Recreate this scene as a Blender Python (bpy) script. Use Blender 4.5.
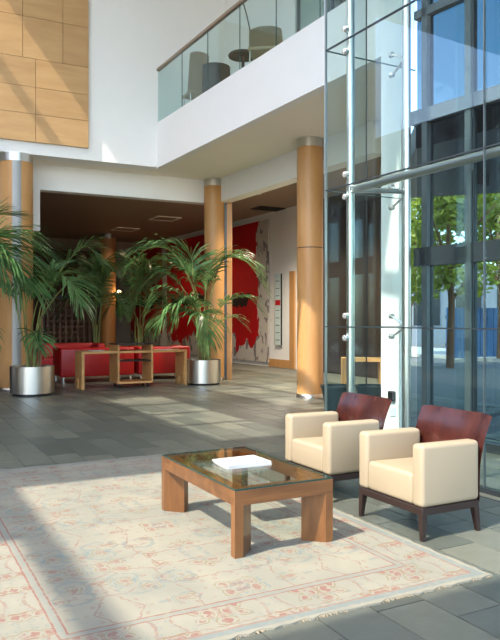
import bpy, bmesh, math, random
from mathutils import Vector, Matrix

random.seed(7)
scn = bpy.context.scene
for o in list(bpy.data.objects):
    bpy.data.objects.remove(o, do_unlink=True)
C = scn.collection

# ------------------------------------------------------------------ camera
H = 1.45
FPX = 690.0
cam_d = bpy.data.cameras.new('camera')
cam_d.sensor_fit = 'HORIZONTAL'; cam_d.sensor_width = 36.0
cam_d.lens = FPX / 500.0 * 36.0
cam_d.clip_end = 400
cam = bpy.data.objects.new('camera', cam_d); C.objects.link(cam)
cam.location = (0, 0, H); cam.rotation_euler = (math.pi / 2, 0, 0)
scn.camera = cam

# ------------------------------------------------------------------ sky, sun, exposure
SUN_AZ = math.radians(50.0)          # heading of the sunlight over the floor, from +Y towards +X
SUN_TAN = 1.265                      # drop per metre of run
w = bpy.data.worlds.new('sky'); scn.world = w; w.use_nodes = True
wn = w.node_tree.nodes; wl = w.node_tree.links
bg = wn['Background']
sky = wn.new('ShaderNodeTexSky'); sky.sky_type = 'NISHITA'
sky.sun_disc = False
sky.sun_elevation = math.atan(SUN_TAN)
sky.sun_rotation = SUN_AZ + math.pi
sky.air_density = 1.0; sky.dust_density = 1.6; sky.ozone_density = 1.5
wl.new(sky.outputs[0], bg.inputs[0]); bg.inputs[1].default_value = 0.93
sd = bpy.data.lights.new('sun', 'SUN'); sd.energy = 8.2; sd.angle = math.radians(0.5)
sd.color = (1.0, 0.93, 0.82)
sun = bpy.data.objects.new('sun', sd); C.objects.link(sun)
SDIR = Vector((math.sin(SUN_AZ), math.cos(SUN_AZ), -SUN_TAN)).normalized()
sun.rotation_euler = SDIR.to_track_quat('-Z', 'Y').to_euler()
sun.location = (-10, -5, 20)
vs = scn.view_settings
vs.view_transform = 'Standard'; vs.look = 'None'; vs.gamma = 1; vs.use_curve_mapping = False
vs.exposure = 0.0

# ------------------------------------------------------------------ frames
def az(d): return Vector((math.sin(math.radians(d)), math.cos(math.radians(d)), 0))
U = az(62); V = az(-28)                # floor, rug, furniture
UB = az(63); VB = az(-30)              # upper walls, balcony, glass box
def ab(a, b): return U * a + V * b
def at(px, py, Y): return Vector(((px - 250) / FPX * Y, Y, H - (py - 320) / FPX * Y))

# ------------------------------------------------------------------ materials
M = {}
def newmat(name):
    m = bpy.data.materials.new(name); m.use_nodes = True
    return m, m.node_tree.nodes, m.node_tree.links, m.node_tree.nodes['Principled BSDF']
def rgb(r, g, b):                       # sRGB 0-255 to linear
    f = lambda c: ((c / 255 + 0.055) / 1.055) ** 2.4 if c > 10 else c / 255 / 12.92
    return (f(r), f(g), f(b), 1)
def plain(name, col, rough=0.5, metal=0.0, noise=0.0, scale=20, bump=0.0, coat=0.0):
    m, n, l, p = newmat(name)
    p.inputs['Base Color'].default_value = col
    p.inputs['Roughness'].default_value = rough; p.inputs['Metallic'].default_value = metal
    p.inputs['Coat Weight'].default_value = coat
    if noise or bump:
        tc = n.new('ShaderNodeTexCoord'); nz = n.new('ShaderNodeTexNoise')
        nz.inputs['Scale'].default_value = scale; nz.inputs['Detail'].default_value = 6
        l.new(tc.outputs['Object'], nz.inputs['Vector'])
        if noise:
            mp = n.new('ShaderNodeMapRange'); mp.inputs[3].default_value = 1 - noise; mp.inputs[4].default_value = 1 + noise
            l.new(nz.outputs['Fac'], mp.inputs[0])
            hs = n.new('ShaderNodeHueSaturation'); hs.inputs['Color'].default_value = col
            l.new(mp.outputs[0], hs.inputs['Value']); l.new(hs.outputs[0], p.inputs['Base Color'])
        if bump:
            b = n.new('ShaderNodeBump'); b.inputs['Strength'].default_value = bump; b.inputs['Distance'].default_value = 0.01
            l.new(nz.outputs['Fac'], b.inputs['Height']); l.new(b.outputs[0], p.inputs['Normal'])
    M[name] = m; return m
def wood(name, c1, c2, rough=0.4, stretch=(1, 1, 12), scale=1.2, coat=0.0, vary=0.12):
    m, n, l, p = newmat(name)
    tc = n.new('ShaderNodeTexCoord'); mp = n.new('ShaderNodeMapping')
    mp.inputs['Scale'].default_value = tuple(1.0 / s * 12 * scale for s in stretch)
    nz = n.new('ShaderNodeTexNoise'); nz.inputs['Scale'].default_value = 2.2; nz.inputs['Detail'].default_value = 8
    nz.inputs['Roughness'].default_value = 0.62; nz.inputs['Distortion'].default_value = 0.4
    oi = n.new('ShaderNodeObjectInfo'); vm = n.new('ShaderNodeVectorMath'); vm.operation = 'ADD'
    l.new(tc.outputs['Object'], mp.inputs[0]); l.new(mp.outputs[0], vm.inputs[0])
    sc = n.new('ShaderNodeVectorMath'); sc.operation = 'SCALE'; sc.inputs['Scale'].default_value = 40
    cx = n.new('ShaderNodeCombineXYZ')
    for i in range(3): l.new(oi.outputs['Random'], cx.inputs[i])
    l.new(cx.outputs[0], sc.inputs[0]); l.new(sc.outputs[0], vm.inputs[1]); l.new(vm.outputs[0], nz.inputs['Vector'])
    cr = n.new('ShaderNodeValToRGB'); cr.color_ramp.elements[0].position = 0.3; cr.color_ramp.elements[1].position = 0.7
    cr.color_ramp.elements[0].color = c1; cr.color_ramp.elements[1].color = c2
    l.new(nz.outputs['Fac'], cr.inputs[0])
    hs = n.new('ShaderNodeHueSaturation'); mr = n.new('ShaderNodeMapRange')
    mr.inputs[3].default_value = 1 - vary; mr.inputs[4].default_value = 1 + vary
    l.new(oi.outputs['Random'], mr.inputs[0]); l.new(mr.outputs[0], hs.inputs['Value'])
    l.new(cr.outputs[0], hs.inputs['Color']); l.new(hs.outputs[0], p.inputs['Base Color'])
    p.inputs['Roughness'].default_value = rough; p.inputs['Coat Weight'].default_value = coat
    p.inputs['Coat Roughness'].default_value = 0.15
    M[name] = m; return m
def glass(name, tint, ior=1.5, rough=0.0, boost=1.0):
    # flat pane: tinted see-through mixed with a mirror reflection by Fresnel
    m = bpy.data.materials.new(name); m.use_nodes = True
    n = m.node_tree.nodes; l = m.node_tree.links
    for x in list(n):
        if x.type != 'OUTPUT_MATERIAL': n.remove(x)
    out = [x for x in n if x.type == 'OUTPUT_MATERIAL'][0]
    t = n.new('ShaderNodeBsdfTransparent'); t.inputs[0].default_value = tint
    g = n.new('ShaderNodeBsdfGlossy'); g.inputs['Roughness'].default_value = rough
    lw = n.new('ShaderNodeLayerWeight'); lw.inputs['Blend'].default_value = 0.5
    # Schlick on the facing term, same from both sides of the pane
    pw = n.new('ShaderNodeMath'); pw.operation = 'POWER'; pw.inputs[1].default_value = 5
    ml = n.new('ShaderNodeMath'); ml.operation = 'MULTIPLY_ADD'; ml.inputs[1].default_value = 0.92; ml.inputs[2].default_value = 0.045 * boost
    l.new(lw.outputs['Facing'], pw.inputs[0]); l.new(pw.outputs[0], ml.inputs[0])
    mx = n.new('ShaderNodeMixShader'); l.new(ml.outputs[0], mx.inputs[0]); l.new(t.outputs[0], mx.inputs[1]); l.new(g.outputs[0], mx.inputs[2])
    l.new(mx.outputs[0], out.inputs[0]); M[name] = m; return m

plain('white', rgb(236, 235, 231), 0.6, noise=0.02, scale=3)
plain('soffit', rgb(240, 233, 218), 0.7, noise=0.03, scale=2)
plain('grout', rgb(112, 112, 102), 0.8)
plain('dark_brown', rgb(88, 58, 40), 0.5, noise=0.2, scale=2)
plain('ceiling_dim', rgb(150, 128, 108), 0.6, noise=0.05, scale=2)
plain('red_wall', rgb(190, 22, 26), 0.45, noise=0.06, scale=3)
plain('red_leather', rgb(176, 22, 22), 0.38, noise=0.08, scale=6, bump=0.05)
plain('cream', rgb(156, 140, 114), 0.55, noise=0.03, scale=5, bump=0.04)
plain('dark_wood', rgb(42, 29, 24), 0.4)
plain('black', rgb(22, 22, 22), 0.5)
plain('near_black_metal', rgb(45, 46, 46), 0.35, metal=0.6)
plain('chrome', rgb(225, 225, 222), 0.18, metal=0.75)
plain('satin_steel', rgb(205, 203, 196), 0.3, metal=1.0)
plain('brushed_strip', rgb(150, 149, 145), 0.45, metal=0.6)
plain('wood_dark_wall', rgb(52, 38, 30), 0.5, noise=0.2, scale=2)
plain('aluminium', rgb(92, 100, 103), 0.45, metal=0.5)
plain('dark_frame', rgb(52, 58, 62), 0.4, metal=0.4)
plain('paper', rgb(188, 188, 184), 0.6)
plain('soil', rgb(58, 42, 30), 0.95, noise=0.4, scale=30, bump=0.5)
plain('bark', rgb(120, 88, 62), 0.9, noise=0.3, scale=30, bump=0.4)
plain('stem', rgb(122, 128, 70), 0.6, noise=0.25, scale=15)
plain('wicker', rgb(176, 156, 128), 0.8, noise=0.3, scale=60, bump=0.6)
plain('dark_fabric', rgb(62, 60, 58), 0.8, noise=0.15, scale=40)
plain('concrete', rgb(185, 180, 170), 0.85, noise=0.06, scale=2)
plain('asphalt', rgb(105, 105, 103), 0.9, noise=0.08, scale=3)
plain('hoarding_blue', rgb(62, 100, 140), 0.6, noise=0.1, scale=3)
plain('facade_grey', rgb(150, 152, 155), 0.8, noise=0.05, scale=1)
plain('window_dark', rgb(40, 48, 56), 0.1)
plain('teal_plastic', rgb(48, 66, 66), 0.35)
plain('frosted', rgb(205, 222, 220), 0.35)
plain('rail', rgb(150, 130, 112), 0.35, metal=0.3)
wood('maple', rgb(182, 132, 78), rgb(198, 150, 96), 0.42, stretch=(6, 6, 30), scale=1.0, vary=0.05)
wood('panel_ply', rgb(176, 136, 88), rgb(194, 156, 106), 0.5, stretch=(30, 30, 5), scale=0.9, vary=0.05)
wood('walnut', rgb(84, 51, 24), rgb(128, 84, 44), 0.3, stretch=(30, 4, 4), scale=1.5, coat=0.2)
wood('walnut_v', rgb(84, 51, 24), rgb(128, 84, 44), 0.3, stretch=(4, 4, 30), scale=1.5, coat=0.2)
wood('mahogany', rgb(58, 24, 19), rgb(100, 50, 38), 0.25, stretch=(5, 5, 30), scale=1.4, coat=0.6, vary=0.03)
wood('bench_wood', rgb(176, 128, 74), rgb(200, 152, 94), 0.4, stretch=(30, 5, 5), scale=1.0)
glass('pane', (0.93, 0.975, 0.965, 1), boost=0.7)
glass('pane_balcony', (0.86, 0.945, 0.94, 1), boost=0.7)
glass('pane_sky_dim', (0.25, 0.36, 0.40, 1), boost=0.6)  # upper panes: tint dims the bright sky behind and turns it blue
glass('pane_tint', (0.68, 0.78, 0.80, 1), boost=0.6)
glass('pane_table', (0.95, 0.985, 0.97, 1), boost=0.8)
plain('rim_green', rgb(38, 62, 54), 0.15)
plain('glass_edge', rgb(62, 92, 90), 0.15)

def leafmat(name, c1, c2, trans):
    m, n, l, p = newmat(name)
    tc = n.new('ShaderNodeTexCoord'); nz = n.new('ShaderNodeTexNoise'); nz.inputs['Scale'].default_value = 3.5
    l.new(tc.outputs['Object'], nz.inputs['Vector'])
    cr = n.new('ShaderNodeValToRGB'); cr.color_ramp.elements[0].color = c1; cr.color_ramp.elements[1].color = c2
    cr.color_ramp.elements[0].position = 0.35; cr.color_ramp.elements[1].position = 0.65
    l.new(nz.outputs['Fac'], cr.inputs[0]); l.new(cr.outputs[0], p.inputs['Base Color'])
    p.inputs['Roughness'].default_value = 0.38
    tr = n.new('ShaderNodeBsdfTranslucent'); l.new(cr.outputs[0], tr.inputs[0])
    mx = n.new('ShaderNodeMixShader'); mx.inputs[0].default_value = trans
    out = n['Material Output']
    l.new(p.outputs[0], mx.inputs[1]); l.new(tr.outputs[0], mx.inputs[2]); l.new(mx.outputs[0], out.inputs[0])
    M[name] = m
leafmat('palm_leaf', rgb(50, 86, 46), rgb(106, 146, 86), 0.3)
leafmat('tree_leaf', rgb(112, 132, 34), rgb(160, 168, 56), 0.4)

# slate tiles: tone by tile, found from the tile grid on the floor itself
TW, TL, GAP = 0.31, 0.62, 0.005
def make_slate():
    m, n, l, p = newmat('slate')
    g = n.new('ShaderNodeNewGeometry')
    def dot(vec):
        d = n.new('ShaderNodeVectorMath'); d.operation = 'DOT_PRODUCT'; d.inputs[1].default_value = vec
        l.new(g.outputs['Position'], d.inputs[0]); return d.outputs['Value']
    def mth(op, a, b=None):
        x = n.new('ShaderNodeMath'); x.operation = op
        for i, v in enumerate((a, b)):
            if v is None: continue
            if isinstance(v, (int, float)): x.inputs[i].default_value = v
            else: l.new(v, x.inputs[i])
        return x.outputs[0]
    row = mth('FLOOR', mth('DIVIDE', dot(tuple(U)), TW))
    par = mth('FRACT', mth('MULTIPLY', row, 0.37))
    col = mth('FLOOR', mth('ADD', mth('DIVIDE', dot(tuple(V)), TL), par))
    cx = n.new('ShaderNodeCombineXYZ'); l.new(row, cx.inputs[0]); l.new(col, cx.inputs[1])
    wnz = n.new('ShaderNodeTexWhiteNoise'); l.new(cx.outputs[0], wnz.inputs['Vector'])
    cr = n.new('ShaderNodeValToRGB')
    e = cr.color_ramp.elements
    e[0].color = rgb(76, 80, 72); e[1].color = rgb(106, 107, 93)
    e2 = e.new(0.5); e2.color = rgb(90, 93, 84)
    l.new(wnz.outputs['Value'], cr.inputs[0])
    nz = n.new('ShaderNodeTexNoise'); nz.inputs['Scale'].default_value = 9; nz.inputs['Detail'].default_value = 10; nz.inputs['Roughness'].default_value = 0.7
    l.new(g.outputs['Position'], nz.inputs['Vector'])
    mr = n.new('ShaderNodeMapRange'); mr.inputs[3].default_value = 0.72; mr.inputs[4].default_value = 1.28
    l.new(nz.outputs['Fac'], mr.inputs[0])
    hs = n.new('ShaderNodeHueSaturation'); l.new(cr.outputs[0], hs.inputs['Color']); l.new(mr.outputs[0], hs.inputs['Value'])
    l.new(hs.outputs[0], p.inputs['Base Color'])
    p.inputs['Roughness'].default_value = 0.42
    b = n.new('ShaderNodeBump'); b.inputs['Strength'].default_value = 0.35; b.inputs['Distance'].default_value = 0.006
    l.new(nz.outputs['Fac'], b.inputs['Height']); l.new(b.outputs[0], p.inputs['Normal'])
    M['slate'] = m
make_slate()

RW, RL = 2.67, 4.17
def make_rugmat():
    m, n, l, p = newmat('rug')
    tc = n.new('ShaderNodeTexCoord'); sp = n.new('ShaderNodeSeparateXYZ'); l.new(tc.outputs['Object'], sp.inputs[0])
    def mth(op, a, b=None, c=None, clamp=False):
        x = n.new('ShaderNodeMath'); x.operation = op; x.use_clamp = clamp
        for i, v in enumerate((a, b, c)):
            if v is None: continue
            if isinstance(v, (int, float)): x.inputs[i].default_value = v
            else: l.new(v, x.inputs[i])
        return x.outputs[0]
    x, y = sp.outputs[0], sp.outputs[1]
    dx = mth('MINIMUM', x, mth('SUBTRACT', RW, x)); dy = mth('MINIMUM', y, mth('SUBTRACT', RL, y))
    d = mth('MINIMUM', dx, dy)
    wob = n.new('ShaderNodeTexNoise'); wob.inputs['Scale'].default_value = 14; l.new(tc.outputs['Object'], wob.inputs['Vector'])
    d = mth('ADD', d, mth('MULTIPLY', mth('SUBTRACT', wob.outputs['Fac'], 0.5), 0.012))
    def band(lo, hi): return mth('MULTIPLY', mth('GREATER_THAN', d, lo), mth('LESS_THAN', d, hi))
    def mix(fac, a, b):
        mx = n.new('ShaderNodeMix'); mx.data_type = 'RGBA'
        l.new(fac, mx.inputs[0])
        for i, v in ((6, a), (7, b)):
            if isinstance(v, tuple): mx.inputs[i].default_value = v
            else: l.new(v, mx.inputs[i])
        return mx.outputs[2]
    cream, cream2 = rgb(136, 131, 114), rgb(122, 120, 106)
    rose, blue, tan = rgb(122, 80, 69), rgb(92, 108, 108), rgb(116, 102, 74)
    big = n.new('ShaderNodeTexNoise'); big.inputs['Scale'].default_value = 2.2; big.inputs['Detail'].default_value = 5
    l.new(tc.outputs['Object'], big.inputs['Vector'])
    bsr = n.new('ShaderNodeMapRange'); bsr.inputs[1].default_value = 0.35; bsr.inputs[2].default_value = 0.65; l.new(big.outputs['Fac'], bsr.inputs[0])
    col = mix(bsr.outputs[0], cream, cream2)
    # ornament: mirrored cells so flowers come out symmetrical
    def mirrored(sx, sy, ox, oy):
        a = mth('PINGPONG', mth('ADD', x, ox), sx); b = mth('PINGPONG', mth('ADD', y, oy), sy)
        cb = n.new('ShaderNodeCombineXYZ'); l.new(a, cb.inputs[0]); l.new(b, cb.inputs[1])
        ds = n.new('ShaderNodeTexNoise'); ds.inputs['Scale'].default_value = 9; l.new(cb.outputs[0], ds.inputs['Vector'])
        mn = n.new('ShaderNodeVectorMath'); mn.operation = 'MULTIPLY_ADD'; mn.inputs[1].default_value = (0.09, 0.09, 0)
        l.new(ds.outputs['Color'], mn.inputs[0]); l.new(cb.outputs[0], mn.inputs[2])
        return mn.outputs[0]
    def rings(vec, scale, lo, hi, seed):
        mp = n.new('ShaderNodeMapping'); mp.inputs['Location'].default_value = (seed, seed * 1.7, 0); l.new(vec, mp.inputs[0])
        vo = n.new('ShaderNodeTexVoronoi'); vo.voronoi_dimensions = '2D'; vo.inputs['Scale'].default_value = scale
        l.new(mp.outputs[0], vo.inputs['Vector'])
        return mth('MULTIPLY', mth('GREATER_THAN', vo.outputs['Distance'], lo), mth('LESS_THAN', vo.outputs['Distance'], hi)), vo
    def edges(vec, scale, wd, seed):
        mp = n.new('ShaderNodeMapping'); mp.inputs['Location'].default_value = (seed, seed * 1.3, 0); l.new(vec, mp.inputs[0])
        vo = n.new('ShaderNodeTexVoronoi'); vo.voronoi_dimensions = '2D'; vo.feature = 'DISTANCE_TO_EDGE'; vo.inputs['Scale'].default_value = scale
        l.new(mp.outputs[0], vo.inputs['Vector'])
        return mth('LESS_THAN', vo.outputs['Distance'], wd)
    f = mirrored(RW / 4, 0.62, 0, 0.1)
    wear = n.new('ShaderNodeTexNoise'); wear.inputs['Scale'].default_value = 26; wear.inputs['Detail'].default_value = 6; l.new(tc.outputs['Object'], wear.inputs['Vector'])
    wr = n.new('ShaderNodeMapRange'); wr.inputs[1].default_value = 0.34; wr.inputs[2].default_value = 0.52; l.new(wear.outputs['Fac'], wr.inputs[0])
    wv = wr.outputs[0]
    infield = mth('GREATER_THAN', d, 0.39)
    def lay(col, mask, c, s, region=None):
        k = mth('MULTIPLY', mth('MULTIPLY', mask, wv), s)
        if region is not None: k = mth('MULTIPLY', k, region)
        return mix(k, col, c)
    col = lay(col, edges(f, 3.4, 0.022, 0.3), rose, 0.5, infield)
    r1, v1 = rings(f, 5.2, 0.0, 0.13, 1.9); r2, _ = rings(f, 5.2, 0.19, 0.25, 1.9); r3, _ = rings(f, 5.2, 0.30, 0.36, 1.9)
    pick = mth('GREATER_THAN', big.outputs['Fac'], 0.5)
    col = lay(col, r1, rose, 0.62, infield); col = lay(col, r2, tan, 0.6, infield)
    col = lay(col, mth('MULTIPLY', r3, pick), blue, 0.55, infield)
    r4, _ = rings(f, 11, 0.05, 0.16, 4.1); col = lay(col, mth('MULTIPLY', r4, mth('LESS_THAN', big.outputs['Fac'], 0.54)), rose, 0.4, infield)
    r5, _ = rings(f, 2.6, 0.2, 0.27, 7.3); col = lay(col, r5, blue, 0.42, infield)
    # main border
    bz = band(0.09, 0.33)
    g = mirrored(0.29, 0.29, 0.07, 0.02)
    q1, _ = rings(g, 6.5, 0.0, 0.14, 2.2); q2, _ = rings(g, 6.5, 0.22, 0.29, 2.2); q3, _ = rings(g, 12, 0.1, 0.2, 5)
    col = lay(col, q1, rose, 0.8, bz); col = lay(col, q2, tan, 0.75, bz); col = lay(col, q3, blue, 0.4, bz)
    col = lay(col, edges(g, 4, 0.03, 1), rose, 0.45, bz)
    for lo, hi, c, s in ((0.03, 0.075, blue, 0.6), (0.075, 0.09, rose, 0.6), (0.328, 0.339, rose, 0.9), (0.339, 0.374, blue, 0.3), (0.374, 0.385, rose, 0.9)):
        k = mth('MULTIPLY', band(lo, hi), mth('MULTIPLY_ADD', wv, 0.5 * s, 0.5 * s)); col = mix(k, col, c)
    l.new(col, p.inputs['Base Color']); p.inputs['Roughness'].default_value = 0.95
    pile = n.new('ShaderNodeTexNoise'); pile.inputs['Scale'].default_value = 220; l.new(tc.outputs['Object'], pile.inputs['Vector'])
    b = n.new('ShaderNodeBump'); b.inputs['Strength'].default_value = 0.3; b.inputs['Distance'].default_value = 0.004
    l.new(pile.outputs['Fac'], b.inputs['Height']); l.new(b.outputs[0], p.inputs['Normal'])
    M['rug'] = m
make_rugmat()

def make_mural(name, rx, seed):
    # red field with a torn edge towards +x, grey smears, one dark stroke; flat painted picture
    m, n, l, p = newmat(name)
    tc = n.new('ShaderNodeTexCoord'); sp = n.new('ShaderNodeSeparateXYZ'); l.new(tc.outputs['Object'], sp.inputs[0])
    def mth(op, a, b=None, c=None):
        x = n.new('ShaderNodeMath'); x.operation = op
        for i, v in enumerate((a, b, c)):
            if v is None: continue
            if isinstance(v, (int, float)): x.inputs[i].default_value = v
            else: l.new(v, x.inputs[i])
        return x.outputs[0]
    def mix(fac, a, b):
        mx = n.new('ShaderNodeMix'); mx.data_type = 'RGBA'; l.new(fac, mx.inputs[0])
        for i, v in ((6, a), (7, b)):
            if isinstance(v, tuple): mx.inputs[i].default_value = v
            else: l.new(v, mx.inputs[i])
        return mx.outputs[2]
    mp = n.new('ShaderNodeMapping'); mp.inputs['Location'].default_value = (seed, 0, seed); mp.inputs['Scale'].default_value = (1.5, 1, 0.8)
    l.new(tc.outputs['Object'], mp.inputs[0])
    nz = n.new('ShaderNodeTexNoise'); nz.inputs['Scale'].default_value = 1.1; nz.inputs['Detail'].default_value = 5; l.new(mp.outputs[0], nz.inputs['Vector'])
    fx = mth('ADD', sp.outputs[0], mth('MULTIPLY', mth('SUBTRACT', nz.outputs['Fac'], 0.5), 1.4))
    low = mth('LESS_THAN', mth('ADD', sp.outputs[2], mth('MULTIPLY', nz.outputs['Fac'], 2.0)), 1.7)
    red = mth('LESS_THAN', fx, rx)
    red = mth('MULTIPLY', red, mth('SUBTRACT', 1, low))
    nz2 = n.new('ShaderNodeTexNoise'); nz2.inputs['Scale'].default_value = 2.6; nz2.inputs['Detail'].default_value = 4; l.new(mp.outputs[0], nz2.inputs['Vector'])
    grey = mth('GREATER_THAN', nz2.outputs['Fac'], 0.56)
    nz3 = n.new('ShaderNodeTexNoise'); nz3.inputs['Scale'].default_value = 2; l.new(tc.outputs['Object'], nz3.inputs['Vector'])
    base = mix(grey, rgb(206, 198, 186), rgb(132, 124, 124))
    redc = mix(nz3.outputs['Fac'], rgb(206, 18, 26), rgb(178, 14, 22))
    col = mix(red, base, redc)
    sz = mth('ABSOLUTE', mth('SUBTRACT', sp.outputs[2], mth('MULTIPLY_ADD', nz.outputs['Fac'], 1.0, 1.55)))
    stroke = mth('MULTIPLY', mth('LESS_THAN', sz, 0.14), mth('MULTIPLY', mth('GREATER_THAN', sp.outputs[0], 0.5), mth('LESS_THAN', sp.outputs[0], rx - 0.5)))
    col = mix(stroke, col, rgb(36, 26, 28))
    l.new(col, p.inputs['Base Color']); p.inputs['Roughness'].default_value = 0.5
    M[name] = m
make_mural('mural_torn', 2.35, 0.0)
make_mural('mural_red', 4.6, 3.0)

# ------------------------------------------------------------------ mesh helpers
def link(o, parent=None):
    C.objects.link(o)
    if parent is not None: o.parent = parent
    return o
def obj(name, bm, mat, parent=None, smooth=False, loc=None):
    me = bpy.data.meshes.new(name); bmesh.ops.recalc_face_normals(bm, faces=bm.faces[:]); bm.to_mesh(me); bm.free()
    if smooth:
        for f in me.polygons: f.use_smooth = True
    mats = mat if isinstance(mat, (list, tuple)) else [mat]
    for k in mats: me.materials.append(M[k])
    o = bpy.data.objects.new(name, me); link(o, parent)
    if loc is not None: o.location = loc
    return o
def smooth_angle(o, deg=40):
    me = o.data
    for f in me.polygons: f.use_smooth = True
    bm = bmesh.new(); bm.from_mesh(me)
    for e in bm.edges:
        if len(e.link_faces) == 2 and e.calc_face_angle(0) > math.radians(deg): e.smooth = False
    bm.to_mesh(me); bm.free()
    return o
def tag(o, label=None, cat=None, group=None, kind=None):
    if label: o['label'] = label
    if cat: o['category'] = cat
    if group: o['group'] = group
    if kind: o['kind'] = kind
    return o
def thing(name, label, cat, loc=(0, 0, 0), rotz=0.0, group=None):
    o = bpy.data.objects.new(name, None); o.empty_display_size = 0.1; link(o)
    o.location = loc; o.rotation_euler = (0, 0, rotz)
    return tag(o, label, cat, group)
def struct(o): o['kind'] = 'structure'; return o
def add_box(bm, x0, x1, y0, y1, z0, z1, bev=0.0, seg=2):
    ret = bmesh.ops.create_cube(bm, size=1.0)
    vs_ = ret['verts']
    for v in vs_:
        v.co = Vector(((x0 + x1) / 2 + v.co.x * (x1 - x0), (y0 + y1) / 2 + v.co.y * (y1 - y0), (z0 + z1) / 2 + v.co.z * (z1 - z0)))
    if bev > 0:
        es = list({e for v in vs_ for e in v.link_edges})
        bmesh.ops.bevel(bm, geom=es, offset=bev, segments=seg, profile=0.5, affect='EDGES')
    return bm
def box(*a, **k): return add_box(bmesh.new(), *a, **k)
def add_prism(bm, poly, z0, z1):
    b = [bm.verts.new((p[0], p[1], z0)) for p in poly]; t = [bm.verts.new((p[0], p[1], z1)) for p in poly]
    n = len(poly)
    bm.faces.new(b[::-1]); bm.faces.new(t)
    for i in range(n): bm.faces.new((b[i], b[(i + 1) % n], t[(i + 1) % n], t[i]))
    return bm
def prism(poly, z0, z1): return add_prism(bmesh.new(), poly, z0, z1)
def strip(p, q, th, side):
    # footprint of a wall from p to q, th thick towards `side`
    p = Vector(p[:2]); q = Vector(q[:2]); s = Vector(side[:2]) * th
    return [p, q, q + s, p + s]
def add_lathe(bm, prof, seg=40, cx=0, cy=0):
    rings = []
    for r, z in prof:
        if r < 1e-6: rings.append([bm.verts.new((cx, cy, z))])
        else: rings.append([bm.verts.new((cx + r * math.cos(2 * math.pi * i / seg), cy + r * math.sin(2 * math.pi * i / seg), z)) for i in range(seg)])
    for a, b in zip(rings, rings[1:]):
        for i in range(seg):
            j = (i + 1) % seg
            if len(a) == 1 and len(b) == 1: continue
            if len(a) == 1: bm.faces.new((a[0], b[i], b[j]))
            elif len(b) == 1: bm.faces.new((a[i], a[j], b[0]))
            else: bm.faces.new((a[i], a[j], b[j], b[i]))
    return bm
def lathe(prof, seg=40): return add_lathe(bmesh.new(), prof, seg)
def add_tube(bm, pts, r, seg=10, cap=True):
    pts = [Vector(p) for p in pts]; n = len(pts)
    rr = r if isinstance(r, (list, tuple)) else [r] * n
    rings = []
    for i, p in enumerate(pts):
        t = (pts[min(i + 1, n - 1)] - pts[max(i - 1, 0)]).normalized()
        up = Vector((0, 0, 1)) if abs(t.z) < 0.95 else Vector((1, 0, 0))
        a = t.cross(up).normalized(); b = a.cross(t).normalized()
        rings.append([bm.verts.new(p + (a * math.cos(2 * math.pi * k / seg) + b * math.sin(2 * math.pi * k / seg)) * rr[i]) for k in range(seg)])
    for a, b in zip(rings, rings[1:]):
        for k in range(seg): bm.faces.new((a[k], a[(k + 1) % seg], b[(k + 1) % seg], b[k]))
    if cap:
        bm.faces.new(rings[0][::-1]); bm.faces.new(rings[-1])
    return bm
def tube(pts, r, seg=10): return add_tube(bmesh.new(), pts, r, seg)
def copy_tree(o, parent=None):
    c = o.copy(); C.objects.link(c)
    if parent is not None: c.parent = parent
    for ch in list(o.children): copy_tree(ch, c)
    return c
def V2(v, z): return Vector((v.x, v.y, z))

# ================================================================== THE SETTING
W0 = Vector((-5.03, 13.88, 0))                     # a point of the panelled wall
K = Vector((-2.08, 15.36, 0))                      # corner: panelled wall meets balcony edge
UW = (K - W0).normalized()
NW = Vector((-UW.y, UW.x, 0))                      # away from the camera
NB = Vector((VB.y, -VB.x, 0))                      # from the balcony edge into the balcony
CZ = 4.85                                          # soffit height
FZ = 5.76                                          # balcony floor
LB = 7.55
def edge(t, off=0.0): return K - VB * t + NB * off # along the balcony edge, `off` behind it

# ---- floor slab + slate tiles
floor = struct(obj('floor', prism([ab(-14, -7), ab(6.2, -7), ab(6.6, 7), ab(9, 8), ab(16, 12), ab(16, 34), ab(-14, 34)], -0.25, -0.012), 'grout'))
tag(floor, 'grey slate tiled floor of the lobby')
rug_c = Vector((1.368, 3.90, 0))
def rug_local(p):
    r = p - rug_c
    return -(r.x * U.x + r.y * U.y), r.x * V.x + r.y * V.y
tm_bm = box(-TW / 2 + GAP / 2, TW / 2 - GAP / 2, -TL / 2 + GAP / 2, TL / 2 - GAP / 2, -0.014, 0.0)
for v in tm_bm.verts:
    if v.co.z > -0.001: v.co.x *= 0.985; v.co.y *= 0.993
tile_me = bpy.data.meshes.new('tile'); bmesh.ops.recalc_face_normals(tm_bm, faces=tm_bm.faces[:]); tm_bm.to_mesh(tile_me); tm_bm.free()
tile_me.materials.append(M['slate'])
TROT = -math.radians(62)   # local x -> U ; local y -> V
TROT = math.atan2(U.y, U.x)
cands = []
for i in range(-14, 30):
    off = (i * 0.37) - math.floor(i * 0.37)
    for j in range(0, 40):
        a0 = (i + 0.5) * TW; b0 = (j + 0.5 - off) * TL
        c = ab(a0, b0)
        if c.y < 2.0 or c.y > 21.5: continue
        px = 250 + FPX * c.x / c.y; py = 320 + FPX * H / c.y
        if px < -260 or px > 700: continue
        lx, ly = rug_local(c)
        if 0.4 < lx < RW - 0.4 and 0.4 < ly < RL - 0.4: continue
        if a0 > 6.3 and b0 < 8.2: continue
        vis = -30 < px < 520 and py < 665 and not (0.15 < lx < RW - 0.15 and 0.3 < ly < RL - 0.3)
        cands.append((0 if vis else 1, c.y, c))
cands.sort(key=lambda k: (k[0], k[1]))
for k, (nv, yy, c) in enumerate(cands[:300]):
    o = bpy.data.objects.new('tile', tile_me); link(o, floor)
    o.location = (c.x, c.y, random.uniform(-0.0012, 0.0006)); o.rotation_euler = (0, 0, TROT)
bm = bmesh.new()
R = Matrix.Rotation(TROT, 4, 'Z')
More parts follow.
